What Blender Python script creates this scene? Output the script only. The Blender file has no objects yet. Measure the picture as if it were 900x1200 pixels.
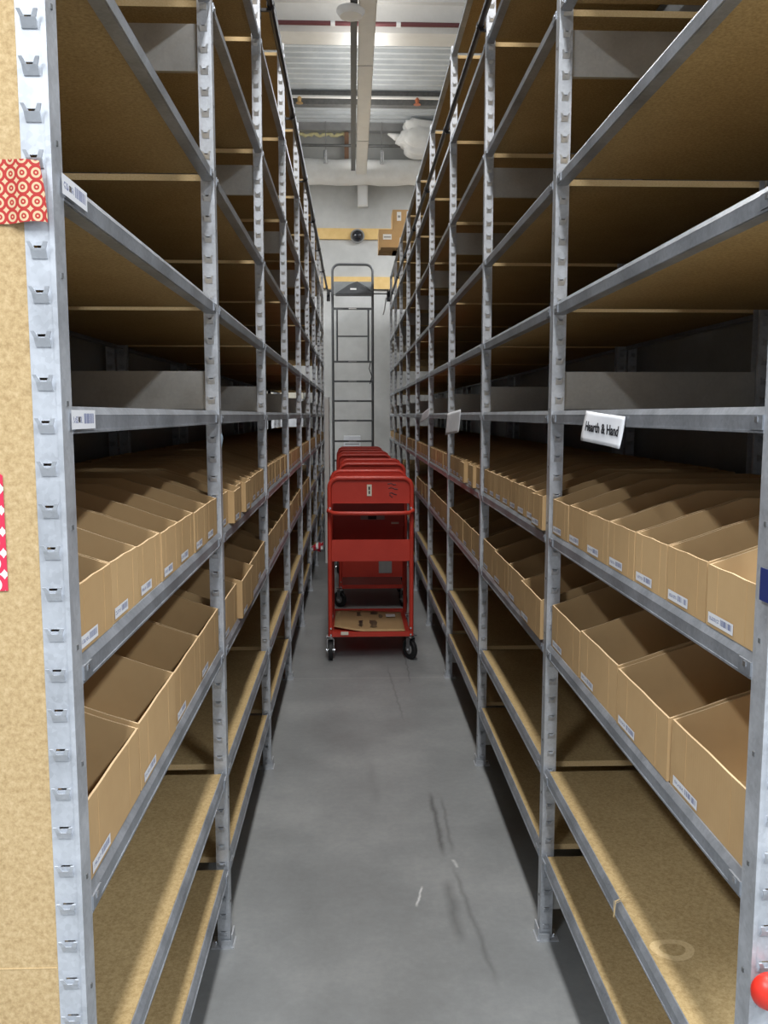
import bpy, bmesh, math, random
from mathutils import Vector, Matrix
random.seed(7)
PI = math.pi
SC = bpy.context.scene
COL = SC.collection

# ------------------------------------------------------------------ materials
def mat(name, base=(.8,.8,.8), rough=.6, metal=0.0, spec=.5):
    m = bpy.data.materials.new(name); m.use_nodes = True
    b = m.node_tree.nodes['Principled BSDF']
    b.inputs['Base Color'].default_value = (*base, 1)
    b.inputs['Roughness'].default_value = rough
    b.inputs['Metallic'].default_value = metal
    b.inputs['Specular IOR Level'].default_value = spec
    return m
def N(m, t, **kw):
    n = m.node_tree.nodes.new(t)
    for k, v in kw.items(): setattr(n, k, v)
    return n
def lk(m, a, b): m.node_tree.links.new(a, b)
def bsdf(m): return m.node_tree.nodes['Principled BSDF']
def coords(m, scale=(1,1,1), kind='Object'):
    tc = N(m, 'ShaderNodeTexCoord'); mp = N(m, 'ShaderNodeMapping')
    mp.inputs['Scale'].default_value = scale
    lk(m, tc.outputs[kind], mp.inputs['Vector']); return mp.outputs['Vector']
def ramp(m, fac, stops):
    r = N(m, 'ShaderNodeValToRGB'); e = r.color_ramp.elements
    while len(e) < len(stops): e.new(.5)
    for i, (p, c) in enumerate(stops):
        e[i].position = p; e[i].color = (*c, 1) if len(c) == 3 else c
    lk(m, fac, r.inputs['Fac']); return r.outputs['Color']
def noise(m, vec, scale, detail=4, rough=.6):
    n = N(m, 'ShaderNodeTexNoise'); n.inputs['Scale'].default_value = scale
    n.inputs['Detail'].default_value = detail; n.inputs['Roughness'].default_value = rough
    lk(m, vec, n.inputs['Vector']); return n.outputs['Fac']
def bump(m, fac, strength, dist=.002):
    b = N(m, 'ShaderNodeBump'); b.inputs['Strength'].default_value = strength
    b.inputs['Distance'].default_value = dist
    lk(m, fac, b.inputs['Height']); lk(m, b.outputs['Normal'], bsdf(m).inputs['Normal'])
def math_(m, op, a, b=None, c=None, clamp=False):
    n = N(m, 'ShaderNodeMath', operation=op, use_clamp=clamp)
    for i, v in enumerate((a, b, c)):
        if v is None: continue
        if isinstance(v, (int, float)): n.inputs[i].default_value = v
        else: lk(m, v, n.inputs[i])
    return n.outputs[0]
def mixc(m, fac, a, b, blend='MIX'):
    n = N(m, 'ShaderNodeMix', data_type='RGBA', blend_type=blend)
    if isinstance(fac, (int, float)): n.inputs[0].default_value = fac
    else: lk(m, fac, n.inputs[0])
    for i, v in ((6, a), (7, b)):
        if isinstance(v, tuple): n.inputs[i].default_value = (*v, 1)
        else: lk(m, v, n.inputs[i])
    return n.outputs[2]

def mk_galv(name, c0, c1, rough=.42, metal=.8):
    m = mat(name, c0, rough, metal)
    v = coords(m, (1,1,1))
    vo = N(m, 'ShaderNodeTexVoronoi'); vo.inputs['Scale'].default_value = 160
    lk(m, v, vo.inputs['Vector'])
    n = noise(m, v, 9, 4)
    sep = N(m, 'ShaderNodeSeparateColor'); lk(m, vo.outputs['Color'], sep.inputs['Color'])
    f = math_(m, 'ADD', math_(m, 'MULTIPLY', sep.outputs[0], .12), math_(m, 'MULTIPLY', n, .9))
    lk(m, ramp(m, f, [(.25, c0), (.75, c1)]), bsdf(m).inputs['Base Color'])
    rr = math_(m, 'MULTIPLY_ADD', n, .3, rough-.12); lk(m, rr, bsdf(m).inputs['Roughness'])
    return m
GALV = mk_galv('galvanized_steel', (.42,.44,.47), (.74,.77,.82), .40, .5)
GALVB = mk_galv('galvanized_beam', (.27,.29,.32), (.52,.55,.60), .38, .6)
GALVD = mk_galv('galvanized_plate', (.46,.45,.43), (.62,.61,.58), .5, .7)
BACKM = mk_galv('galvanized_sheet', (.30,.31,.31), (.42,.43,.43), .5, .6)

def mk_particle(name, c0, c1, c2, sc=150):
    m = mat(name, c1, .85, 0, .25)
    v = coords(m)
    a = noise(m, v, sc, 6, .75); b = noise(m, v, 6, 3)
    f = math_(m, 'ADD', math_(m, 'MULTIPLY', a, .85), math_(m, 'MULTIPLY', b, .15))
    lk(m, ramp(m, f, [(.36, c0), (.5, c1), (.66, c2)]), bsdf(m).inputs['Base Color'])
    bump(m, a, .15, .001)
    return m
BOARD = mk_particle('particle_board', (.32,.22,.10), (.435,.315,.152), (.54,.405,.215))
BOARDE = mk_particle('particle_board_edge', (.58,.40,.19), (.66,.48,.25), (.72,.55,.32), 220)
PANEL = mk_particle('end_panel_board', (.40,.27,.13), (.52,.37,.19), (.64,.48,.275), 130)

def mk_card(name, c0, c1):
    m = mat(name, c0, .8, 0, .25)
    v = coords(m, (1,1,1))
    oi = N(m, 'ShaderNodeObjectInfo')
    n = noise(m, v, 14, 4)
    w = N(m, 'ShaderNodeTexWave', wave_type='BANDS', bands_direction='Y'); w.inputs['Scale'].default_value = 40
    w.inputs['Distortion'].default_value = .6; lk(m, v, w.inputs['Vector'])
    f = math_(m, 'ADD', math_(m, 'MULTIPLY', n, .6), math_(m, 'MULTIPLY', oi.outputs['Random'], .4))
    lk(m, ramp(m, f, [(.2, c0), (.8, c1)]), bsdf(m).inputs['Base Color'])
    bump(m, math_(m, 'ADD', math_(m,'MULTIPLY',w.outputs['Fac'],.3), n), .12, .002)
    return m
CARD = mk_card('cardboard', (.485,.315,.152), (.585,.395,.20))
CARDL = mk_card('cardboard_cut_edge', (.66,.47,.27), (.72,.53,.32))

FLOORM = mat('painted_concrete_floor', (.3,.3,.3), .38, 0, .5)
def build_floor():
    m = FLOORM
    v = coords(m)
    a = noise(m, v, 2.2, 5, .6); b = noise(m, v, 40, 4, .7)
    f = math_(m, 'ADD', math_(m, 'MULTIPLY', a, .75), math_(m, 'MULTIPLY', b, .25))
    col = ramp(m, f, [(.32, (.205,.212,.215)), (.5, (.258,.268,.272)), (.68, (.33,.338,.34))])
    sp = N(m, 'ShaderNodeSeparateXYZ'); lk(m, v, sp.inputs[0])
    X, Y = sp.outputs[0], sp.outputs[1]
    nz = noise(m, v, 9, 3)
    def streak(x0, y0, x1, y1, w, dark, col):
        # band around the segment from (x0,y0) to (x1,y1)
        sl = (x1-x0)/(y1-y0)
        cx = math_(m, 'MULTIPLY_ADD', math_(m, 'SUBTRACT', Y, y0), sl, x0)
        cx = math_(m, 'ADD', cx, math_(m, 'MULTIPLY_ADD', nz, .03, -.015))
        d = math_(m, 'ABSOLUTE', math_(m, 'SUBTRACT', X, cx))
        g = math_(m, 'SUBTRACT', 1, math_(m, 'DIVIDE', d, w), clamp=True)
        ym, yh = (y0+y1)/2, abs(y1-y0)/2
        e = math_(m, 'MULTIPLY', math_(m, 'SUBTRACT', 1, math_(m, 'DIVIDE', math_(m, 'ABSOLUTE', math_(m, 'SUBTRACT', Y, ym)), yh), clamp=True), 3, clamp=True)
        k = math_(m, 'MULTIPLY', math_(m, 'MULTIPLY', g, e), math_(m, 'MULTIPLY_ADD', b, .9, .35), clamp=True)
        return mixc(m, math_(m, 'MULTIPLY', k, abs(dark)), col, (.05,.05,.05) if dark > 0 else (.85,.85,.85))
    for s in [(.30,3.25,.305,2.72,.014,.75),(.295,2.60,.302,2.25,.026,.5),(.34,3.2,.335,2.75,.01,.45),(.325,2.7,.375,2.05,.012,.45),
              (.20,5.0,.245,4.0,.008,.4),(.318,5.3,.318,4.6,.006,.7),(.215,2.56,.19,2.44,.006,-.9),(.33,2.72,.34,2.66,.008,-.5),(.07,3.6,.09,3.1,.03,.18)]:
        col = streak(*s, col)
    # slab joint across the aisle
    dj = math_(m, 'ABSOLUTE', math_(m, 'SUBTRACT', Y, 4.72))
    col = mixc(m, math_(m, 'MULTIPLY', math_(m, 'LESS_THAN', dj, .004), .35), col, (.5,.5,.5))
    lk(m, col, bsdf(m).inputs['Base Color'])
    lk(m, math_(m, 'MULTIPLY_ADD', a, .25, .3), bsdf(m).inputs['Roughness'])
    bump(m, b, .06, .001)
build_floor()

def mk_simple_noise(name, c0, c1, sc, rough=.7, metal=0, bs=.1, spec=.4):
    m = mat(name, c0, rough, metal, spec); v = coords(m); n = noise(m, v, sc, 5, .65)
    lk(m, ramp(m, n, [(.3, c0), (.7, c1)]), bsdf(m).inputs['Base Color']); bump(m, n, bs, .003); return m
CONC = mk_simple_noise('concrete_wall', (.47,.475,.46), (.63,.635,.62), 1.6, .8)
WHITEP = mk_simple_noise('white_paint', (.78,.77,.74), (.86,.85,.82), 5, .5)
DECK = mk_simple_noise('roof_deck_steel', (.46,.49,.51), (.60,.63,.65), 3, .5)
YWOOD = mk_simple_noise('yellow_pine', (.74,.50,.19), (.82,.58,.25), 12, .6)
INSUL = mk_simple_noise('white_insulation_wrap', (.80,.80,.78), (.90,.90,.89), 7, .6, 0, .4)
YFOAM = mk_simple_noise('yellow_foam', (.75,.68,.35), (.85,.8,.5), 30, .9, 0, .6)
RED = mk_simple_noise('red_powder_coat', (.52,.042,.026), (.60,.058,.036), 6, .38)
MAROON = mat('maroon_pipe_paint', (.16,.05,.055), .5)
DARKM = mk_simple_noise('dark_grey_paint', (.055,.058,.06), (.085,.088,.09), 14, .45, .2)
LADM = mk_simple_noise('ladder_grey_paint', (.10,.105,.11), (.14,.145,.15), 14, .4, .3)
PLATG = mk_simple_noise('platform_grey', (.22,.235,.235), (.28,.295,.295), 14, .6)
BLACK = mat('black_rubber', (.012,.012,.013), .55)
BLACKP = mat('black_steel', (.012,.012,.014), .4, .1)
CHROME = mat('zinc_plated', (.75,.76,.78), .25, .9)
STEELD = mk_simple_noise('dark_steel', (.13,.135,.13), (.2,.2,.2), 20, .5, .4)
GREYP = mk_simple_noise('mid_grey_steel', (.30,.30,.30), (.38,.38,.38), 8, .5, .2)
WHITE = mat('white_plastic', (.82,.83,.83), .45)
PAPER = mk_simple_noise('paper', (.78,.79,.83), (.86,.87,.9), 20, .8)
STICK = mat('sticker_cream', (.78,.74,.62), .6)
INK = mat('black_ink', (.02,.02,.025), .7)
BLUET = mat('blue_tape', (.02,.035,.16), .45)
PALEBLUE = mat('pale_blue_tape', (.5,.65,.78), .5)
REDPL = mat('red_plastic', (.75,.035,.02), .35)
BRASS = mat('brass', (.65,.42,.18), .35, .8)
COPPER = mat('copper_orange', (.6,.2,.1), .4, .6)
TWINE = mat('twine_straw', (.62,.47,.25), .9)
DOMEM = mat('dark_dome', (.02,.022,.03), .12)
BOXW = mk_simple_noise('white_carton', (.74,.76,.80), (.82,.84,.87), 9, .7)
LAMPM = mat('lit_diffuser', (.9,.9,.9), .5)
bsdf(LAMPM).inputs['Emission Color'].default_value = (1,.97,.93,1)
bsdf(LAMPM).inputs['Emission Strength'].default_value = 12

def mk_label():
    m = mat('barcode_sticker', (.85,.86,.88), .5)
    tc = N(m, 'ShaderNodeTexCoord'); sp = N(m, 'ShaderNodeSeparateXYZ'); lk(m, tc.outputs['UV'], sp.inputs[0])
    U, V = sp.outputs[0], sp.outputs[1]
    cmb = N(m, 'ShaderNodeCombineXYZ'); lk(m, U, cmb.inputs[0])
    oi = N(m, 'ShaderNodeObjectInfo'); lk(m, oi.outputs['Random'], cmb.inputs[2])
    def win(x, a, b): return math_(m, 'MULTIPLY', math_(m, 'GREATER_THAN', x, a), math_(m, 'LESS_THAN', x, b))
    bars = math_(m, 'GREATER_THAN', noise(m, cmb.outputs[0], 55, 1), .46)
    bm_ = math_(m, 'MULTIPLY', bars, math_(m, 'MULTIPLY', win(U, .5, .94), win(V, .28, .82)))
    c2 = N(m, 'ShaderNodeCombineXYZ'); lk(m, U, c2.inputs[0]); lk(m, math_(m, 'MULTIPLY', V, .25), c2.inputs[1]); lk(m, oi.outputs['Random'], c2.inputs[2])
    tx = math_(m, 'GREATER_THAN', noise(m, c2.outputs[0], 42, 2), .5)
    tm = math_(m, 'MULTIPLY', tx, math_(m, 'MULTIPLY', win(U, .06, .45), win(V, .32, .66)))
    f = math_(m, 'MAXIMUM', bm_, tm)
    lk(m, mixc(m, math_(m, 'MULTIPLY', f, .85), (.80,.81,.84), (.13,.16,.33)), bsdf(m).inputs['Base Color'])
    return m
LABEL = mk_label()

def mk_rings(name, base, red, border=False):
    # repeating concentric red rings, UV in ring units
    m = mat(name, base, .35)
    tc = N(m, 'ShaderNodeTexCoord'); fr = N(m, 'ShaderNodeVectorMath', operation='FRACTION'); lk(m, tc.outputs['UV'], fr.inputs[0])
    sb = N(m, 'ShaderNodeVectorMath', operation='SUBTRACT'); lk(m, fr.outputs[0], sb.inputs[0]); sb.inputs[1].default_value = (.5,.5,0)
    ln = N(m, 'ShaderNodeVectorMath', operation='LENGTH'); lk(m, sb.outputs[0], ln.inputs[0])
    r = ln.outputs['Value']
    outer = math_(m, 'MULTIPLY', math_(m, 'GREATER_THAN', r, .36), math_(m, 'LESS_THAN', r, .56))
    inner = math_(m, 'LESS_THAN', r, .2)
    f = math_(m, 'MAXIMUM', outer, inner)
    if not border: f = math_(m, 'MAXIMUM', outer, math_(m, 'MULTIPLY', inner, math_(m, 'GREATER_THAN', r, .07)))
    lk(m, mixc(m, f, base, red), bsdf(m).inputs['Base Color']); return m
RINGS = mk_rings('tape_of_red_rings', (.66,.50,.30), (.46,.035,.03))
RINGW = mk_rings('white_tape_of_red_rings', (.86,.85,.86), (.72,.04,.09), True)

# ------------------------------------------------------------------ mesh builder
class MB:
    def __init__(s): s.v=[]; s.f=[]; s.m=[]; s.uv={}; s.mats=[]
    def mi(s, m):
        if m not in s.mats: s.mats.append(m)
        return s.mats.index(m)
    def add(s, vs, fs, m):
        o=len(s.v); s.v += [tuple(p) for p in vs]
        k=s.mi(m)
        for f in fs: s.f.append([o+i for i in f]); s.m.append(k)
        return s
    def box(s, x0,x1,y0,y1,z0,z1, m, em=None):
        if x0>x1: x0,x1=x1,x0
        if y0>y1: y0,y1=y1,y0
        if z0>z1: z0,z1=z1,z0
        vs=[(x,y,z) for z in (z0,z1) for y in (y0,y1) for x in (x0,x1)]
        fs=[(0,2,3,1),(4,5,7,6),(0,1,5,4),(2,6,7,3),(0,4,6,2),(1,3,7,5)]
        if em is None: return s.add(vs,fs,m)
        s.add(vs,fs[:2],m); s.add(vs,fs[2:],em); return s
    def hexa(s, vs, m): return s.add(vs,[(0,2,3,1),(4,5,7,6),(0,1,5,4),(2,6,7,3),(0,4,6,2),(1,3,7,5)],m)
    def tube(s, pts, r, m, n=10, closed=False):
        pts=[Vector(p) for p in pts]; rings=[]; up=None
        L=len(pts)
        for i,p in enumerate(pts):
            if closed: t=(pts[(i+1)%L]-pts[i-1]).normalized()
            else: t=(pts[min(i+1,L-1)]-pts[max(i-1,0)]).normalized()
            if up is None: up = Vector((0,0,1)) if abs(t.z)<.9 else Vector((0,1,0))
            a=t.cross(up).normalized(); b=a.cross(t).normalized(); up=b
            rr = r[i] if isinstance(r,(list,tuple)) else r
            rings.append([p+rr*(math.cos(2*PI*k/n)*a+math.sin(2*PI*k/n)*b) for k in range(n)])
        vs=[q for R in rings for q in R]; fs=[]
        for i in range(L-1 if not closed else L):
            j=(i+1)%L
            for k in range(n): fs.append((i*n+k,i*n+(k+1)%n,j*n+(k+1)%n,j*n+k))
        if not closed: fs.append(tuple(range(n-1,-1,-1))); fs.append(tuple((L-1)*n+k for k in range(n)))
        return s.add(vs,fs,m)
    def lathe(s, prof, c, m, n=20, axis='z'):
        # prof: (radius, height) list
        vs=[]; fs=[]
        for r,h in prof:
            for k in range(n):
                a=2*PI*k/n; p=(r*math.cos(a), r*math.sin(a), h)
                if axis=='y': p=(p[0],p[2],p[1])
                if axis=='x': p=(p[2],p[0],p[1])
                vs.append((p[0]+c[0],p[1]+c[1],p[2]+c[2]))
        for i in range(len(prof)-1):
            for k in range(n): fs.append((i*n+k,i*n+(k+1)%n,(i+1)*n+(k+1)%n,(i+1)*n+k))
        fs.append(tuple(range(n-1,-1,-1))); fs.append(tuple((len(prof)-1)*n+k for k in range(n)))
        return s.add(vs,fs,m)
    def mesh(s, name, smooth=False, bevel=0):
        me=bpy.data.meshes.new(name); me.from_pydata(s.v,[],s.f)
        for m in s.mats: me.materials.append(m)
        me.polygons.foreach_set('material_index', s.m)
        bm=bmesh.new(); bm.from_mesh(me)
        bmesh.ops.recalc_face_normals(bm, faces=bm.faces)
        if bevel: bmesh.ops.bevel(bm, geom=bm.edges[:], offset=bevel, segments=2, affect='EDGES', clamp_overlap=True)
        if smooth:
            for f in bm.faces: f.smooth=True
            for e in bm.edges:
                if len(e.link_faces)==2 and e.calc_face_angle(0)>.7: e.smooth=False
        bm.to_mesh(me); bm.free(); return me
def inst(me, name, parent=None, loc=(0,0,0), rot=(0,0,0)):
    o=bpy.data.objects.new(name, me); COL.objects.link(o)
    o.location=loc; o.rotation_euler=rot
    if parent: o.parent=parent
    return o
def obj(mb, name, parent=None, loc=(0,0,0), rot=(0,0,0), smooth=False, bevel=0):
    return inst(mb.mesh(name, smooth, bevel), name, parent, loc, rot)
def tag(o, label=None, cat=None, group=None, kind=None):
    if label: o['label']=label
    if cat: o['category']=cat
    if group: o['group']=group
    if kind: o['kind']=kind
    return o
def empty(name, loc, rz=0):
    o=bpy.data.objects.new(name,None); COL.objects.link(o); o.location=loc; o.rotation_euler=(0,0,rz); o.empty_display_size=.1
    return o
def uvquad(name, corners, m, parent=None, uv=((0,0),(1,0),(1,1),(0,1)), loc=(0,0,0)):
    me=bpy.data.meshes.new(name); me.from_pydata([tuple(c) for c in corners],[],[(0,1,2,3)])
    l=me.uv_layers.new(name='UVMap')
    for i,u in enumerate(uv): l.data[i].uv=u
    me.materials.append(m); return inst(me,name,parent,loc)

# ------------------------------------------------------------------ dimensions
XL, XR, P1, BAY = -.3465, .5262, 1.0446, 1.22
CAMZ = 1.4777
LEV = {'R':[.262,.508,.857,1.163,1.488,1.768,2.092,2.512,2.93,3.362],
       'L':[.242,.515,.855,1.168,1.488,1.768,2.095,2.518,2.935,3.362]}
NB = {'L':8,'R':9}
DEP=.58
PW, PD, TOPZ = .033, .042, 3.385

# ------------------------------------------------------------------ rack parts (local: x=0 aisle face, depth along s*x)
def post_mesh(s, rear=False):
    b=MB(); t=.0022
    X=lambda a: s*(a if not rear else DEP-a)
    sw=.0095
    b.box(X(0),X(sw),0,t,0,TOPZ,GALV); b.box(X(PW-sw),X(PW),0,t,0,TOPZ,GALV)       # hooked face with its slots
    z=.0; k=0; zs=[.045+.0508*i for i in range(65)]
    for zc in zs:
        b.box(X(sw),X(PW-sw),0,t,z,zc,GALV); z=zc+.003
        w0,w1=.0055,PW-.0055
        # pressed hook: a pocket lip with two ears that lean outwards
        def slab(xa,xb,xc,xd,z0,z1,y0,y1):
            vs=[]
            for zz,yy,(p,q) in ((z0,y0,(xa,xb)),(z1,y1,(xc,xd))):
                for dy in (-.0013,.0009):
                    for xx in sorted((X(p),X(q))): vs.append((xx,yy+dy,zz))
            b.hexa(vs,GALV)
        slab(w0+.002,w1-.002,w0+.002,w1-.002,zc-.012,zc-.002,-.0002,-.0058)
        slab(w0+.002,w0+.0075,w0-.001,w0+.0035,zc-.002,zc+.006,-.0058,-.0085)
        slab(w1-.0075,w1-.002,w1-.0035,w1+.001,zc-.002,zc+.006,-.0058,-.0085)
    b.box(X(sw),X(PW-sw),0,t,z,TOPZ,GALV)
    b.box(X(0),X(t),t,PD-t,0,TOPZ,GALV)                                                # face to the aisle
    b.box(X(0),X(PW),PD-t,PD,0,TOPZ,GALV)
    b.box(X(PW-t),X(PW),t,.010,0,TOPZ,GALV)
    b.box(X(-.0018),X(.004),-.0015,.004,0,TOPZ,GALV)                                 # rolled corner
    for i in range(22):                                                             # small punched rivets on the aisle face
        zc=.12+.152*i; b.box(X(-.0015),X(0),.022,.026,zc,zc+.006,STEELD)
    return b.mesh('post')
def foot_mesh(s, rear=False):
    b=MB(); X=lambda a: s*(a if not rear else DEP-a)
    b.box(X(-.012),X(PW+.018),-.010,PD+.004,0,.004,GALV)
    b.box(X(-.008),X(-.004),-.006,PD,.004,.038,GALV); b.box(X(-.004),X(PW*.75),-.0098,-.0072,.004,.024,GALV)
    b.lathe([(.005,.004),(.005,.010),(.003,.012)],(X(PW+.008),.014,0),CHROME,8)
    return b.mesh('foot_plate')
def board_mesh(s):
    b=MB(); b.box(s*.0098,s*(DEP-.012),.05,BAY-.02,-.019,-.003,BOARD,BOARDE); return b.mesh('shelf_board',bevel=.0012)
def beam_mesh(s, rear=False):
    b=MB(); X=lambda a: s*(a if not rear else DEP-a)
    y0,y1=PD,BAY-.010
    b.box(X(.0006),X(.003),y0,y1,-.033,-.0105,GALVB)
    b.hexa([(X(p),y,z) for z,(p0,p1) in ((-.0106,(.0004,.003)),(0,(.0072,.0095))) for y in (y0,y1) for p in ((p0,p1) if s>0 or rear else (p0,p1))],GALVB)
    b.box(X(.003),X(.026),y0,y1,-.034,-.031,GALVB)
    b.box(X(-.0006),X(.0006),y0,y1,-.034,-.0305,GALVB)
    b.box(X(-.0022),X(.0006),y0-.0,y0+.035,-.03,-.0108,GALVB); b.box(X(-.0022),X(.0006),y1-.035,y1,-.03,-.0108,GALVB)
    b.box(X(-.0035),X(-.002),y0+.012,y0+.02,-.02,-.013,CHROME); b.box(X(-.0035),X(-.002),y1-.02,y1-.012,-.02,-.013,CHROME)
    return b.mesh('beam')
def plate_mesh(s,z0,z1):
    b=MB(); b.box(s*(PW+.0005),s*(DEP-PW-.0005),.012,.0145,z0,z1,GALVD)
    b.box(s*(PW+.0005),s*(DEP-PW-.0005),.0145,.026,z1-.0025,z1,GALVD)
    b.box(s*(PW+.0005),s*(DEP-PW-.0005),.0145,.026,z0,z0+.0025,GALVD); return b.mesh('cross_plate')
ORD=['first','second','third','fourth','fifth','sixth','seventh','eighth','ninth','tenth','eleventh']
for side,s in (('L',-1),('R',1)):
    X0 = XL if side=='L' else XR
    word = 'left' if side=='L' else 'right'
    pf,pr,ff,fr_=post_mesh(s),post_mesh(s,True),foot_mesh(s),foot_mesh(s,True)
    bd,bf,br=board_mesh(s),beam_mesh(s),beam_mesh(s,True)
    pls=[plate_mesh(s,.085,.156),plate_mesh(s,1.492,1.590),plate_mesh(s,2.331,2.443)]
    for k in range(NB[side]):
        root=empty('shelving_bay',(X0,P1+k*BAY,0))
        if k==0: lab=f'nearest bay of the {word} galvanized shelving run, filling the {word} edge of the photo'
        elif k==NB[side]-1: lab=f'farthest bay of the {word} galvanized shelving run, beside the concrete end wall'
        else: lab=f'{ORD[k]} bay from the camera in the {word} galvanized shelving run'
        tag(root,lab,'shelving','galvanized shelving bays along the aisle')
        ends=[0] if k<NB[side]-1 else [0,BAY]
        for e in ends:
            for me,fe in ((pf,ff),(pr,fr_)):
                p=inst(me,'post',root,(0,e,0)); inst(fe,'foot_plate',p)
            for pm in pls: inst(pm,'cross_plate',root,(0,e,0))
        for z in LEV[side]:
            sb=inst(bd,'shelf_board',root,(0,0,z)); inst(bf,'beam',root,(0,0,z)); inst(br,'beam',root,(0,0,z))
    # the run standing back to back with this one: posts and sheet back
    Xb = X0 + s*(DEP+.012)
    y1 = 12.59 if side=='R' else P1+BAY*7.3
    rb=empty('back_to_back_shelving',(Xb,P1,0))
    tag(rb,f'dark galvanized sheet and posts standing behind the {word} shelving run','shelving')
    nb=MB(); nb.box(s*.046,s*.048,-.01,y1-P1,0,3.385,BACKM); obj(nb,'back_panel',rb)
    pn=MB()
    q=post_mesh(s)
    for k in range(NB[side]+1):
        inst(q,'post',rb,(0,k*BAY,0))

# label holders: barcode stickers on the two near beams of the left run
def label_mesh(w,h,s):
    me=bpy.data.meshes.new('barcode_label')
    if s<0: c=[(0,-w/2,-h/2),(0,w/2,-h/2),(0,w/2,h/2),(0,-w/2,h/2)]     # faces +x, reads towards +y
    else: c=[(0,w/2,-h/2),(0,-w/2,-h/2),(0,-w/2,h/2),(0,w/2,h/2)]
    me.from_pydata(c,[],[(0,1,2,3)]); l=me.uv_layers.new(name='UVMap')
    for i,u in enumerate(((0,0),(1,0),(1,1),(0,1))): l.data[i].uv=u
    me.materials.append(LABEL); return me
bl=label_mesh(.098,.024,-1)
bays=[o for o in COL.objects if o.name.startswith('shelving_bay')]
for z in (1.7525,1.4725): inst(bl,'barcode_label',bays[0],(.0034,1.121-P1,z-.001))

# ------------------------------------------------------------------ cardboard bins
def bin_mesh(s,w,d,h,seed,flap=False):
    r=random.Random(seed); t=.0035; b=MB()
    j=lambda: r.uniform(-.002,.002)
    hs=[h+j() for _ in range(4)]
    def wall(x0,x1,y0,y1,ha,hb,alongx):
        # ha at start, hb at end; sagging middle
        n=4; 
        for i in range(n):
            a,c=i/n,(i+1)/n
            za=ha+(hb-ha)*a-.0008*math.sin(PI*a*3); zc=ha+(hb-ha)*c-.0008*math.sin(PI*c*3)
            if alongx: xa,xc,ya,yc=x0+(x1-x0)*a,x0+(x1-x0)*c,y0,y1; P=[(xa,ya,0),(xc,ya,0),(xa,yc,0),(xc,yc,0),(xa,ya,za),(xc,ya,zc),(xa,yc,za),(xc,yc,zc)]
            else: xa,xc,ya,yc=x0,x1,y0+(y1-y0)*a,y0+(y1-y0)*c; P=[(xa,ya,0),(xc,ya,0),(xa,yc,0),(xc,yc,0),(xa,ya,za),(xc,ya,za),(xa,yc,zc),(xc,yc,zc)]
            b.add(P,[(0,2,3,1),(0,1,5,4),(2,6,7,3),(0,4,6,2),(1,3,7,5)],CARD); b.add(P,[(4,5,7,6)],CARDL)
    xk=.20; hb=h+.066
    wall(0,s*t,-w/2,w/2,hs[0],hs[1],False)
    wall(s*(d-t),s*d,-w/2,w/2,hb,hb,False)
    for ya,yb,hh in ((-w/2,-w/2+t,hs[0]),(w/2-t,w/2,hs[1])):
        wall(s*t,s*xk,ya,yb,hh,hb,True); wall(s*xk,s*(d-t),ya,yb,hb,hb,True)
    b.box(s*t,s*(d-t),-w/2+t,w/2-t,0,t,CARD)
    for q in (-.30,.28): b.box(-s*.0005,0,w*q-.0006,w*q+.0006,.003,h*.97,CARD)
    return b.mesh('cardboard_bin')
NW,WWD=.165,.290
BM={}
for side,s in (('L',-1),('R',1)):
    BM[side,'n']=[bin_mesh(s,NW-.005,.53,.092,i) for i in range(4)]
    BM[side,'n8']=[bin_mesh(s,.1405,.53,.092,i+20) for i in range(4)]
    BM[side,'w']=[bin_mesh(s,WWD-.008,.53,.114+.002*(i%3-1),i+10) for i in range(4)]
LBL={('L','n'):label_mesh(.075,.0165,-1),('R','n'):label_mesh(.085,.0165,1),('L','w'):label_mesh(.085,.0165,-1),('R','w'):label_mesh(.10,.0165,1)}
BAYW=['nearest','second','third','fourth','fifth','sixth','seventh','eighth','ninth']
rng=random.Random(3)
for side,s in (('L',-1),('R',1)):
    X0 = XL if side=='L' else XR
    word='left' if side=='L' else 'right'
    for k in range(NB[side]):
        for typ,lev in (('n',3),('w',2)):
            if typ=='w' and k>=5 : continue
            if typ=='n':
                n=7 if k==0 else 8; key='n' if k==0 else 'n8'; w=NW if k==0 else .144; pitch=1.165/n; y0=.045
            else: n=4; key='w'; w=WWD-.006; pitch=.2905; y0=.045
            for i in range(n):
                y=P1+k*BAY+y0+pitch*(i+.5)
                if k==0 and i==0 and typ=='n': y+=.0
                jut=0
                if (side,k,typ,i) in (('L',1,'w',1),('R',1,'n',0),('R',1,'w',0),('R',2,'n',1),('R',2,'n',3),('L',1,'n',1),('L',1,'n',3)): jut=.016
                dx=.0 + rng.uniform(0,.004)
                me=BM[side,key][rng.randrange(4)]
                o=inst(me,'cardboard_bin',None,(X0+s*(.006+dx-jut+.0),y,LEV[side][lev]+.0005),(0,0,rng.uniform(-.004,.004)))
                size='narrow' if typ=='n' else 'wide'
                lv='upper' if typ=='n' else 'lower'
                extra=', jutting into the aisle' if jut and False else ''
                tag(o,f'{ORD[i]} {size} open cardboard bin from the camera, {BAYW[k]} bay, {lv} bin shelf, {word} run','bin',
                    f'{size} cardboard bins on the {lv} bin shelf')
                lw=.075 if side=='L' else .085
                if typ=='w': lw+=.01
                if key=='n8': lw=.075
                # sticker sits at the left end of each front, seen from the aisle
                ly = -w/2+lw/2+.012 if side=='L' else w/2-lw/2-.012
                if typ=='w': ly *= .92
                if key=='n8': inst(LBL[side,'n'],'barcode_label',o,(-s*.0012,ly*.8,.014))
                else: inst(LBL[side,typ],'barcode_label',o,(-s*.0012,ly,.014))

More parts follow.
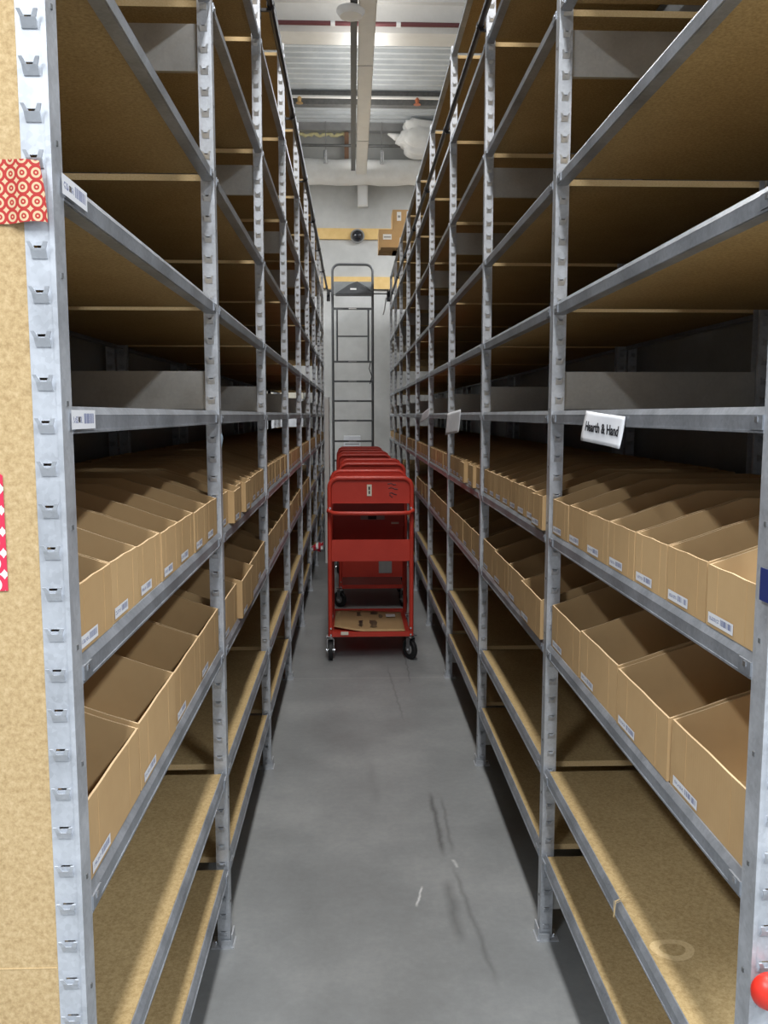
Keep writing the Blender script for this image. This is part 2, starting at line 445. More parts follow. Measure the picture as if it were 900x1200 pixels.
# ------------------------------------------------------------------ end panel, tape and little things on the near posts
pb=MB(); pb.box(-PW-.0001,-.62,.0005,.0112,0,3.3,PANEL)
pb.box(-PW-.0015,-.62,.0,.0006,.772,.7732,BOARDE)
o=obj(pb,'end_panel',None,(XL,P1,0)); tag(o,'speckled particle board panel closing the near end of the left shelving','panel')
def strip_mesh(name,pts,z0f,z1f,m,pitch,uo=0,vo=0):
    # pts: polyline (x,y); z0f,z1f: bottom/top height per point ; UV in ring pitches
    n=len(pts); vs=[];uv=[];d=0
    for i,(x,y) in enumerate(pts):
        if i: d+=math.hypot(x-pts[i-1][0],y-pts[i-1][1])
        for z in (z0f[i],z1f[i]): vs.append((x,y,z)); uv.append((d/pitch+uo,(z-z0f[0])/pitch+vo))
    fs=[(2*i,2*i+2,2*i+3,2*i+1) for i in range(n-1)]
    me=bpy.data.meshes.new(name); me.from_pydata(vs,[],fs); l=me.uv_layers.new(name='UVMap')
    for p in me.polygons:
        for li in p.loop_indices: l.data[li].uv=uv[me.loops[li].vertex_index]
    me.materials.append(m); o=inst(me,name)
    md=o.modifiers.new('thick','SOLIDIFY'); md.thickness=.0006
    return o
yt=P1-.0102
xs=[-.62,-.50,-.42,-.395,-.381,-.376,-.365,-.356,-.351,-.3485]
ys=[P1-.0008,P1-.0008,P1-.0008,P1-.0025,P1-.0085,yt,yt,yt,yt-.001,yt-.002]
z1=[1.769]*8+[1.764,1.71]; z0=[1.697,1.697,1.697,1.697,1.6975,1.698,1.699,1.6985,1.698,1.697]
z1=[1.771,1.771,1.770,1.769,1.768,1.768,1.767,1.766,1.735,1.705]
o=strip_mesh('packing_tape',list(zip(xs,ys)),z0,z1,RINGS,.0160,.15,.02); tag(o,'cream packing tape with red rings stuck across the near left post','tape')
o=strip_mesh('packing_tape',[(-.70,P1-.0008),(-.50,P1-.0008),(-.4185,P1-.0008)],[1.262,1.262,1.265],[1.50,1.47,1.405],RINGW,.026,.3,.1); tag(o,'white packing tape with red rings on the left particle board panel','tape')
b=MB(); b.box(.0,.040,-.0022,-.001,0,.050,BLUET); b.box(-.0022,-.001,-.002,.03,0.004,.046,BLUET)
o=obj(b,'tape_strip',None,(XR-.003,P1-.009,1.238)); tag(o,'dark blue tape wrapped around the near right post','tape')
b=MB(); prof=[(.001,-.016),(.012,-.0145),(.020,-.009),(.0245,0),(.025,.004),(.023,.010),(.010,.012)]
b.lathe(prof,(0,0,0),REDPL,28,'y'); o=obj(b,'red_knob',None,(.541,P1-.024,.731),smooth=True); tag(o,'round glossy red plastic knob on the near right post','knob')
b=MB()
b.add([(0,0,0),(.0,.02,.004),(.0,.03,-.02),(.0,.012,-.034),(0.003,.022,-.01)],[(0,1,4),(1,2,4),(2,3,4),(3,0,4)],PALEBLUE)
o=obj(b,'tape_scrap',None,(XL+.0032,P1+BAY+.004,1.425)); tag(o,'pale blue scrap of tape on the second left post','tape')
b=MB(); b.add([(0,0,0),(-.004,.05,-.012),(.0,.03,-.05),(-.008,.012,-.03)],[(0,1,3),(1,2,3)],PAPER)
o=obj(b,'paper_scrap',None,(XR-.003,4.82,.29)); tag(o,'tiny torn white paper scrap low on the fourth right post','paper')

# twine on the right lower shelf
b=MB()
for i in range(7):
    r=random.Random(i); p0=Vector((.0+r.uniform(-.006,.006),r.uniform(-.01,.01),.003)); q=Vector((.05+r.uniform(-.02,.03),.03+r.uniform(-.03,.03),.006))
    p1=Vector((-.012,-.012+r.uniform(-.008,.008),-.03-r.uniform(0,.02)))
    b.tube([q,(q+p0)/2+Vector((0,.004,.004)),p0+Vector((-.003,0,.002)),p1],.0007,TWINE,5)
for i_,v_ in enumerate(b.v): b.v[i_]=(v_[0]*.55,v_[1]*.55,v_[2]*.55)
o=obj(b,'twine',None,(XR-.003,1.60,.508)); tag(o,'frayed piece of twine caught on a lower right shelf edge','twine')
# dried ring stain
b=MB(); n=36; ro,ri=.040,.024; vs=[];fs=[]
for k in range(n):
    a=2*PI*k/n; w=1+.05*math.sin(3*a); vs+=[(ro*w*math.cos(a),ro*.8*w*math.sin(a),0),(ri*w*math.cos(a),ri*.75*w*math.sin(a),0)]
for k in range(n): j=(k+1)%n; fs.append((2*k,2*j,2*j+1,2*k+1))
b.add(vs,fs,mk_particle('glue_stain',(.50,.36,.18),(.60,.45,.24),(.66,.52,.30)))
o=obj(b,'ring_stain',bays[NB['L']],(.056,1.453-P1,.508-.0025)); o['label']='pale ring shaped stain'

# ------------------------------------------------------------------ paper signs hanging from the beam
def sign(name,loc,w,h,curl,label,text=None,skew=0,group=None):
    # in local space the paper spans y (0..-w), hangs down z, faces -x
    n,mz=12,8; vs=[];fs=[]
    for i in range(n+1):
        for j in range(mz+1):
            u,v=i/n,j/mz
            x=-.006-curl*(1-u)-.003*math.sin(u*4+v*2)-.008*v
            vs.append((x,-u*w,-v*h-skew*u))
    for i in range(n):
        for j in range(mz): a=i*(mz+1)+j; fs.append((a,a+1,a+mz+2,a+mz+1))
    b=MB(); b.add(vs,fs,PAPER); o=obj(b,name,None,loc,smooth=True)
    md=o.modifiers.new('t','SOLIDIFY'); md.thickness=.0004
    tag(o,label,'paper sign')
    if text:
        cu=bpy.data.curves.new('lettering','FONT'); cu.body=text; cu.size=h*.44; cu.extrude=.0002; cu.align_x='CENTER'; cu.align_y='CENTER'; cu.offset=.0006
        t=bpy.data.objects.new('lettering',cu); COL.objects.link(t)
        dg=bpy.context.evaluated_depsgraph_get(); me=bpy.data.meshes.new_from_object(t.evaluated_get(dg)); bpy.data.objects.remove(t)
        xs=[v.co.x for v in me.vertices]; sx=(w*.80)/(max(xs)-min(xs))
        for v in me.vertices:
            U=.5+v.co.x*sx/w; V=.5-v.co.y/h
            x=-.006-curl*(1-U)-.003*math.sin(U*4+V*2)-.008*V-.0015+v.co.z
            v.co=Vector((x,-U*w,-V*h-skew*U))
        me.materials.clear(); me.materials.append(INK)
        l=inst(me,'lettering',o); l['label']='handwritten black lettering'
    return o
sign('paper_sign',(XR-.001,1.80,1.486),.165,.062,.028,'white paper sign reading Hearth & Hand hanging from right beam','Hearth & Hand',skew=.012)
for nm,y,w,h,sk in (('farther',6.02,.22,.06,-.04),('nearer',4.42,.28,.11,-.02)):
    s_=sign('paper_sign',(XR-.001,y,1.483),w,h,.03,
      'curled blank paper note hanging from the right beam, the %s of the two small ones'%nm,None,skew=sk)

# ------------------------------------------------------------------ ladder rails along the tops
for side,s,X0,z,y0 in (('left',1,XL,3.035,1.2),('right',-1,XR,2.975,1.2)):
    r=empty('ladder_rail',(X0+s*(.042 if side=='left' else .024),y0,z)); tag(r,f'black round ladder rail running along the top of the {side} shelving','rail')
    b=MB(); b.tube([(0,0,0),(0,4,0),(0,8,0),(0,11.62-y0,0)],.0125,BLACKP,12); obj(b,'rail_tube',r,smooth=True)
    for k in range(NB['L']):
        yy=P1+(k+1)*BAY-y0+.02
        if yy+y0>11.3: break
        b=MB(); b.box(0,-s*.040,yy-.006,yy+.006,-.022,-.012,BLACKP); b.box(-s*.0385,-s*.0415,yy-.012,yy+.014,-.045,.0,BLACKP); b.lathe([(.016,-.008),(.016,.008)],(0,yy,0),BLACKP,12,'y'); b.box(-.004,.004,yy-.006,yy+.006,-.02,-.01,BLACKP)
        obj(b,'bracket',r)

# ------------------------------------------------------------------ rolling ladder
LY=11.5
lad=empty('rolling_ladder',(.013,LY,0)); tag(lad,'tall dark grey rolling ladder hooked to rails at the aisle end','ladder')
hw=.262
b=MB(); arc=[]
for z in (0.06,1,2,3,3.33): arc.append((-hw,0,z))
for k in range(1,7): a=PI-k*PI/2/6; arc.append((-hw+.09+.09*math.cos(a),0,3.33+.09*math.sin(a)))
arc+= [(x*1,0,3.42) for x in (0,)]
arc+=[(-p[0],p[1],p[2]) for p in reversed(arc[:-1])]
b.tube(arc,.017,LADM,10); obj(b,'side_rail',lad,smooth=True)
for z in (.35,.6,.87,1.126,1.398,1.656,1.914,2.17):
    b=MB(); b.box(-hw,hw,-.04,.04,z-.012,z+.012,LADM); b.box(-.06,.05,-.0415,-.04,z-.006,z+.006,GREYP); obj(b,'rung',lad,bevel=.003)
b=MB(); b.box(-hw,hw,-.02,.02,2.842,2.868,LADM); b.box(-.21,.21,-.015,.015,2.49,2.51,LADM)
b.tube([(-.205,-.01,2.85),(-.205,-.01,2.18)],.012,LADM,8); b.tube([(.205,-.01,2.85),(.205,-.01,2.18)],.012,LADM,8)
b.box(-.05,.05,-.023,-.019,2.848,2.862,WHITEP); obj(b,'upper_frame',lad)
b=MB(); b.box(-hw+.012,hw-.012,-.02,.02,3.03,3.20,PLATG); obj(b,'platform_panel',lad,bevel=.004)
b=MB(); b.add([(-.22,-.13,3.03),(.26,-.13,3.03),(.20,-.05,3.12),(.06,-.03,3.20),(-.05,-.04,3.155)],[(0,1,2,3,4)],DARKM)
b.add([(-.22,-.13,3.02),(.26,-.13,3.02),(.26,-.0,3.02),(-.22,-.0,3.02)],[(0,1,2,3)],DARKM)
b.add([(-.22,-.13,3.02),(.26,-.13,3.02),(.26,-.13,3.035),(-.22,-.13,3.035)],[(0,1,2,3)],DARKM)
b.add([(-.03,-.102,3.085),(.05,-.102,3.085),(.05,-.1,3.105),(-.03,-.1,3.105)],[(0,1,2,3)],WHITEP); 
pc=obj(b,'folding_step',lad); md=pc.modifiers.new('t','SOLIDIFY'); md.thickness=.004
for z in (3.05,3.10):
    b=MB(); b.tube([(hw,0,z),(.47,0,z)],.009,LADM,8); obj(b,'roller_arm',lad)
b=MB(); b.tube([(-hw,0,3.08),(-.32,0,3.08)],.012,LADM,8); obj(b,'roller_arm',lad)
for x in (-.315,.47):
    b=MB(); b.lathe([(.03,-.02),(.045,-.018),(.045,-.008),(.03,0),(.045,.008),(.045,.018),(.03,.02)],(x,0,3.05),BLACK,16,'x'); b.box(x-.022,x+.022,-.02,.02,2.95,3.06,BLACKP); obj(b,'roller',lad)
b=MB(); b.tube([(.44,0,3.0),(.42,-.01,2.85),(.40,-.02,2.78)],.008,GREYP,6); b.tube([(.235,-.03,2.17),(.215,-.05,2.08),(.25,-.05,1.98),(.225,-.04,1.88)],.006,BLACKP,6); obj(b,'pull_cord',lad)
for x in (-hw,hw):
    b=MB(); b.lathe([(.02,-.014),(.055,-.012),(.055,.012),(.02,.014)],(x,0,.056),BLACK,18,'x'); obj(b,'wheel',lad)

# ------------------------------------------------------------------ carts
def cart(x,y,rz,L,label,first=False,yaws=(0,.6,.2,-.3)):
    r=empty('utility_cart',(x,y,0),rz); tag(r,label,'cart','red utility carts lined up in the aisle')
    hw=.243; zt=1.105; cr=.055
    def endframe(yy):
        path=[(-hw,yy,.155),(-hw,yy,.6),(-hw,yy,zt-cr)]
        for k in range(1,7): a=PI-k*PI/2/6; path.append((-hw+cr+cr*math.cos(a),yy,zt-cr+cr*math.sin(a)))
        path+=[(0,yy,zt)]; path+=[(-p[0],p[1],p[2]) for p in reversed(path[:-1])]
        b=MB(); b.tube(path,.0135,RED,10); return b
    f=obj(endframe(0),'end_frame',r,smooth=True); g=obj(endframe(L),'end_frame',r,smooth=True)
    b=MB(); b.box(-hw,hw,.004,.010,.958,1.098,RED); b.box(-hw+.01,hw-.01,-.002,.010,.955,.962,RED); p=obj(b,'end_panel',r,bevel=.0015)
    b=MB(); b.box(-hw,hw,L-.010,L-.004,.740,1.098,RED); p2=obj(b,'end_panel',r,bevel=.0015)
    if first:
        st=MB(); st.box(-.022,.006,-.0005,.003,1.0,1.068,STICK); st.box(-.012,-.004,-.0012,-.0005,1.012,1.030,INK); st.box(-.013,-.004,-.0012,-.0005,1.036,1.056,INK)
        obj(st,'sticker',p)['label']='cream paper sticker'
        st=MB()
        rr=random.Random(5)
        for i,(zz,w) in enumerate(((1.07,.05),(1.045,.06),(1.015,.055),(1.002,.03))):
            st.tube([(.10+.006*i,.0025,zz),(.10+w*.4,.0025,zz+.005),(.10+w*.7,.0025,zz-.004),(.10+w,.0025,zz-.002-.003*i)],.0032,MAROON,5)
        obj(st,'scuff_marks',p)
        st=MB(); st.box(-.055,.105,L-.0125,L-.010,.785,.825,GREYP); st.box(-.005,.052,L-.014,L-.0125,.787,.823,BLACK); st.box(.15,.20,L-.012,L-.010,.755,.768,STICK)
        obj(st,'label_holder',p2)
        st=MB(); st.box(-.18,-.135,-.0155,-.013,.165,.185,STICK); obj(st,'sticker',f)
    st=MB(); st.box(.155,.205,L-.010,L-.013,1.06,1.075,WHITE); obj(st,'sticker',p2) if not first else obj(st,'sticker',p2,(0,.014,.004))
    # middle and bottom trays
    for nm,z0,z1,zf in (('middle_tray',.610,.740,.628),('bottom_tray',.150,.180,.168)):
        b=MB(); b.box(-hw+.008,hw-.008,-.004,.0,z0,z1,RED); b.box(-hw+.008,hw-.008,L,L+.004,z0,z1,RED)
        b.box(-hw+.008,hw-.008,0,L,zf-.003,zf,RED)
        b.box(-hw+.008,-hw+.012,0,L,z0,min(z1,z0+.05),RED); b.box(hw-.012,hw-.008,0,L,z0,min(z1,z0+.05),RED)
        obj(b,nm,r,bevel=.001)
    b=MB(); b.box(-hw+.01,hw-.01,0,L,.955,.959,RED); b.box(-hw,-hw+.004,0,L,.93,.985,RED); b.box(hw-.004,hw,0,L,.93,.985,RED); obj(b,'top_tray',r)
    # push handle
    b=MB(); b.tube([(-hw-.005,0,.920),(-hw-.006,-.03,.912),(-hw+.02,-.075,.908),(-hw+.06,-.085,.906),(0,-.088,.905),(hw-.06,-.085,.906),(hw-.02,-.075,.908),(hw+.006,-.03,.912),(hw+.005,0,.920)],.012,RED,10); obj(b,'handle',r,smooth=True)
    bo=MB()
    for xx in (-hw,hw):
        for zz in (.165,.205,.93,.90): bo.lathe([(.006,-.018),(.006,-.013)],(xx*.985,0,zz),CHROME,8,'y')
    obj(bo,'bolt',r)
    # casters
    i=0
    for yy in (.03,L-.03):
        for xx in (-hw,hw):
            c=empty('caster',(xx,yy,0),yaws[i]); c.parent=r; i+=1
            b=MB(); b.box(-.025,.025,-.028,.028,.148,.153,CHROME); b.lathe([(.018,.132),(.018,.148)],(0,0,0),CHROME,12)
            b.box(-.021,-.018,-.014,.02,.05,.134,CHROME); b.box(.018,.021,-.014,.02,.05,.134,CHROME); b.box(-.021,.021,-.014,.018,.131,.135,CHROME)
            b.tube([(-.027,.008,.06),(.027,.008,.06)],.006,CHROME,8); obj(b,'fork',c)
            b=MB(); b.lathe([(.02,-.009),(.05,-.010),(.0595,-.0125),(.0615,-.006),(.0615,.006),(.0595,.0125),(.05,.010),(.02,.009)],(0,.008,.0615),BLACK,24,'x')
            b.lathe([(.012,-.0135),(.03,-.011),(.03,.011),(.012,.0135)],(0,.008,.0615),GREYP,14,'x'); obj(b,'wheel',c,smooth=True)
    return r
cart(.108,5.06,0,.62,'front red metal utility cart with cream sticker, nearest the camera',True,(0.0,.55,.3,-.2))
c2=cart(.150,6.50,0,.62,'second red utility cart from the camera, just behind the front one',False,(.8,.3,.1,.2))
b=MB(); b.box(-.235,.235,.002,.007,.24,.50,RED); lp=obj(b,'lower_panel',c2,bevel=.001)
b=MB(); b.box(.05,.15,-.0005,.0018,.27,.49,GREYP); obj(b,'plastic_sleeve',lp)
cart(.110,7.95,0,.62,'third red utility cart, mostly hidden in the middle of the line',False)
cart(.090,9.20,0,.62,'farthest red utility cart, last in line before the ladder',False)

# flattened cardboard on the front cart
b=MB(); n=10; vs=[];fs=[]
for i in range(n+1):
    for j in range(n+1):
        u,v=i/n,j/n; x=-.222+.43*u; y=.03+.52*v - (.0 if v>0 else .0)
        z=.008+.05*max(0,.35-u)**1.2*(1-.6*v)+.006*math.sin(5*u)*v
        if u<.4: y += (.4-u)*.16*(1-v)
        vs.append((x,y,z))
for i in range(n):
    for j in range(n): a=i*(n+1)+j; fs.append((a,a+n+1,a+n+2,a+1))
b.add(vs,fs,CARD)
fc=obj(b,'flattened_carton',None,(.108,5.06,.170),smooth=True); md=fc.modifiers.new('t','SOLIDIFY'); md.thickness=.004
tag(fc,'flattened brown carton lying on the bottom tray of the front cart','carton')
b=MB()
rr=random.Random(2)
for cx,cy,w,d in ((-.06,.12,.035,.14),(.02,.10,.05,.16),(.07,.34,.03,.1),(-.07,.40,.04,.1),(.03,.44,.06,.06)):
    k=0
    while k<d:
        b.box(cx-w/2+rr.uniform(0,.01),cx+w/2-rr.uniform(0,.01),cy+k,cy+k+.012,.0148,.0155,INK); k+=.026
b2=obj(b,'printing',fc); b2['label']='black printed marks'
b=MB(); b.box(.105,.165,.36,.43,.0150,.0165,WHITE); obj(b,'shipping_label',fc)

# white cartons behind the ladder
z=0
for i,(w,h) in enumerate(((.30,.36),(.28,.32),(.26,.30),(.235,.20))):
    b=MB(); b.box(-w/2,w/2,0,.3,0,h,BOXW); o=obj(b,'white_carton',None,(-.012+.004*i,11.95,z),bevel=.003)
    b=MB(); b.box(-w/2+.02,w/2-.02,-.0012,0,h*.42,h*.50,GREYP); obj(b,'tape_line',o)
    nm=['bottom','second from bottom','third from bottom','top'][i]
    tag(o,f'white carton behind the ladder, {nm} of the stack','carton','white cartons behind the ladder'); z+=h+.0005

b=MB(); b.box(0,.95,0,.22,0,1.70,BOXW); b.box(-.01,.96,-.01,.23,1.70,1.79,STICK); b.box(.40,.41,-.003,0,.05,1.68,GREYP); b.box(.43,.45,-.02,0,.85,1.0,CHROME)
o=obj(b,'white_cabinet',None,(-1.65,12.33,0),bevel=.003); tag(o,'white cabinet with cream top by the end wall, glimpsed through the left shelving','cabinet')
# white board standing on edge at the left run's side, and red-white striped wrapper
b=MB(); b.box(0,.045,0,.30,0,1.65,WHITE); b.box(.004,.041,-.002,0,.02,1.63,WHITEP)
o=obj(b,'white_board',None,(-.272,8.52,0),bevel=.003); tag(o,'tall narrow white board standing on edge beside the left shelving','board')
b=MB(); n=9; vs=[];fs=[]; R0=random.Random(4)
for i in range(7):
    for k in range(n):
        a=2*PI*k/n; r=.03+.012*math.sin(i*1.7+k)+.006*i; vs.append((i*.022-.06,r*math.cos(a),r*.7*math.sin(a)+.03+.004*i))
mw=mat('wrapper_red',(.55,.03,.05),.4)
for i in range(6):
    for k in range(n): fs.append((i*n+k,i*n+(k+1)%n,(i+1)*n+(k+1)%n,(i+1)*n+k))
b.add(vs,[f for i,f in enumerate(fs) if (i//n)%2==0 or i%4==0],mw); b.add(vs,[f for i,f in enumerate(fs) if not((i//n)%2==0 or i%4==0)],WHITE)
b.add(vs,[tuple(range(n)),tuple(6*n+k for k in range(n))],WHITE)
o=obj(b,'plastic_wrapper',None,(-.33,7.56,.265)); tag(o,'crumpled red and white wrapper poking out of a low left shelf','wrapper')

# carton on top of the right run
b=MB(); b.box(.14,.48,.02,.36,0,.46,CARD); b.box(-.02,.30,.0,.34,0,.235,CARD); b.add([(.0,-.001,.46),(.12,-.001,.46),(.12,-.001,.62),(.03,-.001,.60)],[(0,1,2,3)],CARD) if False else None
ct=obj(b,'open_carton',None,(.335,10.2,3.364),bevel=.004); tag(ct,'brown carton with open flap on top of the far right shelving','carton')
b=MB(); b.hexa([(-.002,-.22,-.01),(.30,-.22,-.01),(-.002,-.0,.0),(.30,-.0,.0),(-.002,-.22,-.004),(.30,-.22,-.004),(-.002,-.0,.006),(.30,-.0,.006)],CARD); obj(b,'flap',ct)
for x,z_,w,h in ((.03,.12,.10,.06),(.19,.33,.05,.10)):
    b=MB(); b.box(x,x+w,-.0022,-.0005,z_,z_+h,WHITE); b.box(x+.01,x+w-.01,-.003,-.0022,z_+h*.35,z_+h*.6,GREYP); obj(b,'shipping_label',ct)

# ------------------------------------------------------------------ shell
def struct(mb,name,**k): o=obj(mb,name,**k); o['kind']='structure'; return o
WY=12.6
b=MB(); b.box(-7,7,-7,WY+.2,-.1,0,FLOORM); struct(b,'floor')
b=MB(); b.box(-7,7,WY,WY+.2,0,6,CONC); struct(b,'wall_end')
b=MB(); b.box(-3.2,-3.0,7.0,WY,0,6,WHITEP); struct(b,'wall_left')
# corrugated roof deck, flutes running across the aisle
b=MB(); prof=[]; y=-7; p=.152
while y<WY+.1:
    prof+=[(y,5.46),(y+.045,5.46),(y+.065,5.50),(y+.132,5.50)]; y+=p
vs=[];fs=[]
for (yy,zz) in prof: vs+=[(-7,yy,zz),(7,yy,zz)]
for i in range(len(prof)-1): fs.append((2*i,2*i+1,2*i+3,2*i+2))
b.add(vs,fs,DECK); b.box(-7,7,-7,WY+.2,5.56,5.6,DECK); struct(b,'ceiling')
b=MB(); b.box(-7,7,8.43,8.71,5.0,5.25,WHITEP); b.box(-7,7,8.37,8.77,5.25,5.275,WHITEP); struct(b,'trim_1')
b=MB(); b.box(-7,7,11.18,11.30,5.30,5.46,STEELD); struct(b,'trim_2')
b=MB(); b.box(-7,7,12.34,12.46,5.36,5.47,GREYP); struct(b,'trim_3')
b=MB(); b.box(-3,7,WY-.04,WY,3.95,4.10,YWOOD); struct(b,'trim_4')
b=MB(); b.box(-3,7,WY-.04,WY,3.26,3.43,YWOOD); struct(b,'trim_5')
b=MB(); b.box(-.0,.058,6.8,11.95,4.72,4.76,mat('channel_grey',(.17,.175,.18),.5,.2)); o=obj(b,'cable_channel'); tag(o,'long grey steel channel alongside the white lighting trunking','channel')
# brackets carrying the channel
for yy in (7.6,9.2,10.8,11.8):
    b=MB(); b.tube([(.03,yy,4.76),(.03,yy,5.47)],.006,CHROME,6); obj(b,'hanger_rod',o)
# foam line
b=MB(); vs=[]
pts=[(-.95+.04*i,12.45+.01*math.sin(i*2.1),5.33+.012*math.sin(i*1.3)+.008*math.sin(i*3.7)) for i in range(24)]
b.tube(pts,[.022+.008*math.sin(i*2.7) for i in range(24)],YFOAM,7); o=obj(b,'foam_bead',smooth=True); tag(o,'yellow expanding foam bead under the roof edge, left of trunking','foam')
# pipes
def pipe(name,a,c,r,m,label,cat='pipe',n=12):
    b=MB(); b.tube([a,tuple((a[i]+c[i])/2 for i in range(3)),c],r,m,n); o=obj(b,name,smooth=True); return tag(o,label,cat)
pp=pipe('sprinkler_pipe',(-4,8.32,5.03),(4,8.32,5.03),.02,MAROON,'thin maroon pipe running in front of the white roof beam')
for x in (-.16,.44): 
    b=MB(); b.lathe([(.026,-.02),(.026,.02)],(x,8.32,5.03),WHITE,12,'x'); obj(b,'coupling',pp)
pw=pipe('sprinkler_pipe',(-4,11.1,5.36),(4,11.1,5.36),.018,WHITEP,'thin white pipe carrying two sprinkler heads below the roof deck')
for x,m_ in ((-.63,BRASS),(.82,COPPER)):
    b=MB(); b.lathe([(.02,0),(.028,-.03),(.02,-.06),(.045,-.075),(.045,-.08)],(x,11.1,5.36),m_,12); obj(b,'sprinkler_head',pw)
pipe('conduit_pipe',(-4,12.3,5.145),(4,12.3,5.145),.019,STEELD,'dark straight pipe crossing above the insulated duct')
b=MB(); pts=[]; 
for i in range(41):
    x=-4+.2*i; pts.append((x,12.33,4.80+.008*math.sin(i*1.9)))
b.tube(pts,[.168+.006*math.sin(i*2.3) for i in range(41)],INSUL,24); o=obj(b,'insulated_duct',smooth=True); tag(o,'thick white insulated duct crossing the end wall','duct')
for x in (-.345,.42):
    b=MB(); b.tube([(x,12.3,5.46),(x,12.3,4.98)],.006,GREYP,6); b.lathe([(.028,4.86),(.028,5.03)],(x,12.14,0),CHROME,12); b.box(x-.012,x+.012,12.13,12.31,5.02,5.03,CHROME); obj(b,'duct_hanger',o)
# wiring with white clips, high in the picture
b=MB(); pts=[(-3+.25*i,8.8,5.43+.012*math.sin(i*1.1)) for i in range(25)]; b.tube(pts,.014,STEELD,7); o=obj(b,'cable',smooth=True); tag(o,'dark cable with white clips fixed under the roof deck','cable')
for x in (-.26,.42,1.03):
    b=MB(); b.lathe([(.02,-.05),(.035,-.045),(.035,.02),(.015,.03)],(x,8.8,5.43),WHITE,10); obj(b,'clip',o)
# white wrap bundle by the wall
b=MB(); bmt=bmesh.new(); bmesh.ops.create_icosphere(bmt,subdivisions=4,radius=1)
rr=random.Random(9); ph=[rr.uniform(0,6) for _ in range(6)]
for v in bmt.verts:
    c=v.co.copy(); k=1+.10*math.sin(5*c.x+ph[0])+.08*math.sin(7*c.z+ph[1])+.05*math.sin(11*c.y+ph[2])+.04*math.sin(15*(c.x+c.z)+ph[3])
    c=Vector([math.copysign(abs(q)**.6,q) for q in c]); v.co=Vector((c.x*.42*k,c.y*.15*k,c.z*.21*k))
me=bpy.data.meshes.new('wrapped_bundle'); bmt.to_mesh(me); bmt.free(); me.materials.append(INSUL)
for p_ in me.polygons: p_.use_smooth=True
o=inst(me,'wrapped_bundle',None,(1.05,12.16,5.19),(0,.05,0)); tag(o,'bulging white wrapped insulation bundle in the roof corner at right','insulation')
b=MB(); b.tube([(.50,12.18,5.24),(.60,12.16,5.20),(.74,12.2,5.21),(.85,12.25,5.2)],[.012,.045,.05,.04],INSUL,10); obj(b,'torn_end',o,Vector((0,0,0))-Vector((1.05,12.16,5.19))) 
# dome camera
dc=empty('dome_camera',(.088,WY-.04,3.99)); tag(dc,'dark round dome camera on the upper yellow wood strip','camera')
b=MB(); b.lathe([(.095,-.03),(.10,-.02),(.10,0)],(0,0,0),GREYP,24,'y'); obj(b,'mount',dc,smooth=True)
b=MB(); b.lathe([(.012,-.105),(.045,-.095),(.07,-.07),(.082,-.03),(.082,-.02)],(0,0,0),DOMEM,24,'y'); obj(b,'dome',dc,smooth=True)
# smoke detector
b=MB(); b.lathe([(.03,-.05),(.09,-.045),(.115,-.01),(.115,.01),(.06,.02)],(.003,7.32,4.70),WHITE,24); b.box(-.02,.03,7.30,7.34,4.70,4.72,WHITE)
o=obj(b,'smoke_detector',smooth=True); tag(o,'round white smoke detector beside the long ceiling trunking','smoke detector')
# timber stub left of the channel
b=MB(); b.box(-.09,-.03,12.35,12.5,4.98,5.34,mat('brown_timber',(.22,.12,.07),.7)); o=obj(b,'timber_block'); tag(o,'short brown timber block at the wall head beside the channel','timber')

# ------------------------------------------------------------------ lighting trunking over the aisle
seg=[(-2.0,1.6),(1.62,5.2),(5.22,8.4),(8.42,10.62),(10.64,12.06)]
for i,(a,c) in enumerate(seg):
    lab=['white lighting trunking section above the camera','white lighting trunking section over the near bays','white trunking section at the top edge of the photo',
         'long white trunking section along the ceiling above the aisle','last white trunking section, ending before the insulated duct'][i]
    t=empty('light_trunking',(.068,a,4.70)); tag(t,lab,'ceiling light','white trunking over the aisle')
    b=MB(); b.box(0,.142,0,c-a,0.004,.075,WHITEP); b.box(.004,.138,.004,c-a-.004,0,.004,WHITEP); obj(b,'housing',t,bevel=.002)
    for yy in (.3,c-a-.3):
        b=MB(); b.tube([(.071,yy,.075),(.071,yy,.757)],.004,CHROME,6); obj(b,'suspension_wire',t)
    if i>=2:      # unseen area light added on top of the housing to brighten the roof
        ld=bpy.data.lights.new('added_uplight','AREA'); ld.shape='RECTANGLE'; ld.size=.12; ld.size_y=c-a-.1; ld.energy=7.5*(c-a)/2.2; ld.color=(1,.97,.92)
        l=bpy.data.objects.new('added_uplight',ld); COL.objects.link(l); l.parent=t; l.location=(.071,(c-a)/2,.078); l.rotation_euler=(PI,0,0)
b=MB(); b.box(0,.145,0,.10,0,.30,WHITEP); b.box(.01,.135,-.004,0,.02,.285,WHITE); o=obj(b,'wall_junction_box',None,(.09,WY-.14,4.38),bevel=.004); tag(o,'tall white junction box on the end wall under the duct','junction box')
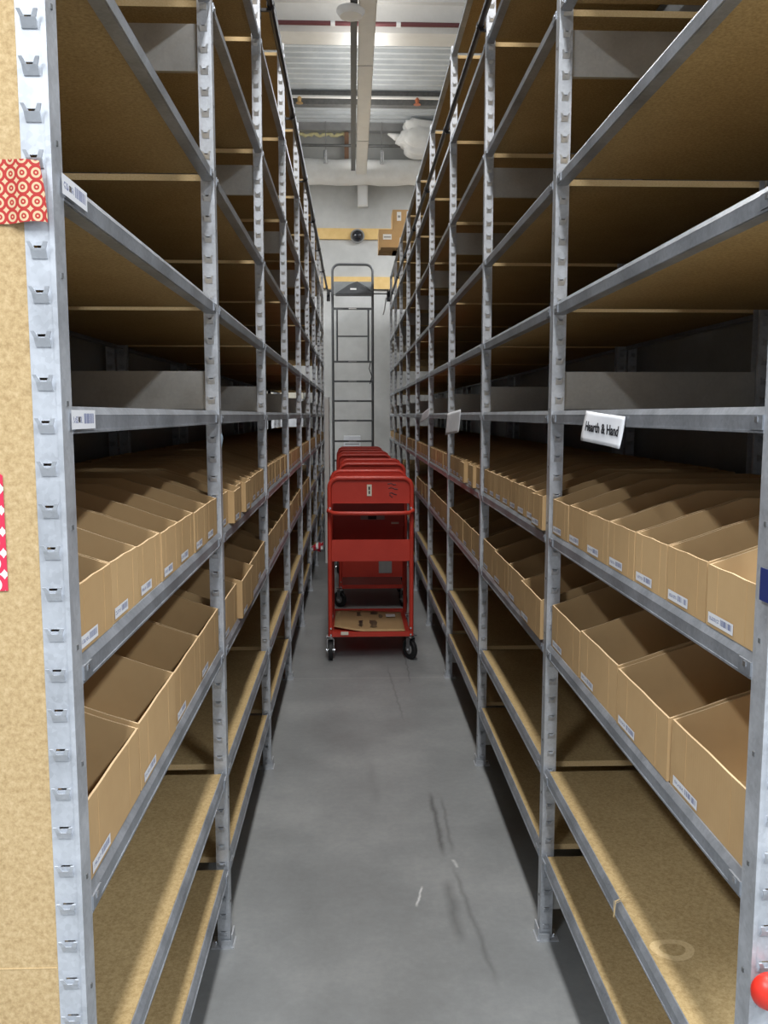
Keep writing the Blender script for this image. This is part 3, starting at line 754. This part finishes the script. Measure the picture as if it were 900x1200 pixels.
def lamp(name,loc,sx,sy,power,color,label,rot=(0,0,0)):
    t=empty('ceiling_lamp',loc); tag(t,label,'ceiling light','lit ceiling lamps')
    b=MB(); b.box(-sx/2-.02,sx/2+.02,-sy/2-.02,sy/2+.02,.005,.07,WHITEP); obj(b,'lamp_housing',t)
    ld=bpy.data.lights.new(name,'AREA'); ld.shape='RECTANGLE'; ld.size=sx; ld.size_y=sy; ld.energy=power; ld.color=color
    l=bpy.data.objects.new(name,ld); COL.objects.link(l); l.parent=t; l.location=(0,0,0); l.rotation_euler=rot
W=(1,.97,.93)
lamp('lamp_light',(.10,5.0,4.66),.25,2.4,38,W,'lit strip lamp over the aisle above the front cart')
lamp('lamp_light',(.10,1.6,4.66),.25,2.4,75,W,'lit strip lamp over the near bays, above the frame')
lamp('lamp_light',(.10,-2.0,4.66),.25,3.0,110,(.9,.95,1),'lit strip lamp over the open floor behind the camera')
lamp('lamp_light',(-2.0,-1.2,4.3),.25,2.4,155,(.9,.95,1),'lit strip lamp over open floor, left of the camera')
lamp('lamp_light',(2.25,-1.2,4.3),.25,2.4,190,(.9,.95,1),'lit strip lamp over open floor, right of the camera')
lamp('lamp_light',(-2.2,10.2,4.6),.4,1.8,90,(.95,.97,1),'lit lamp over the aisle beyond the left shelving')
lamp('lamp_light',(2.2,10.4,4.6),.4,1.8,145,(.95,.97,1),'lit lamp over the aisle beyond the right shelving')

# ------------------------------------------------------------------ world, camera
w=bpy.data.worlds.new('World'); SC.world=w; w.use_nodes=True
w.node_tree.nodes['Background'].inputs[0].default_value=(.88,.93,1,1); w.node_tree.nodes['Background'].inputs[1].default_value=.42
cd=bpy.data.cameras.new('Camera'); cam=bpy.data.objects.new('Camera',cd); COL.objects.link(cam)
cam.location=(0,0,CAMZ)
cd.sensor_fit='VERTICAL'; cd.sensor_height=36; cd.lens=1007.8/1200*36; cd.clip_start=.02; cd.clip_end=60
pit=math.radians(6.4595); yaw=math.radians(2.1157)
cam.rotation_euler=(PI/2-pit,0,-yaw)
SC.camera=cam
SC.view_settings.view_transform='Standard'; SC.view_settings.look='None'; SC.view_settings.gamma=1; SC.view_settings.use_curve_mapping=False
SC.view_settings.exposure=0.3
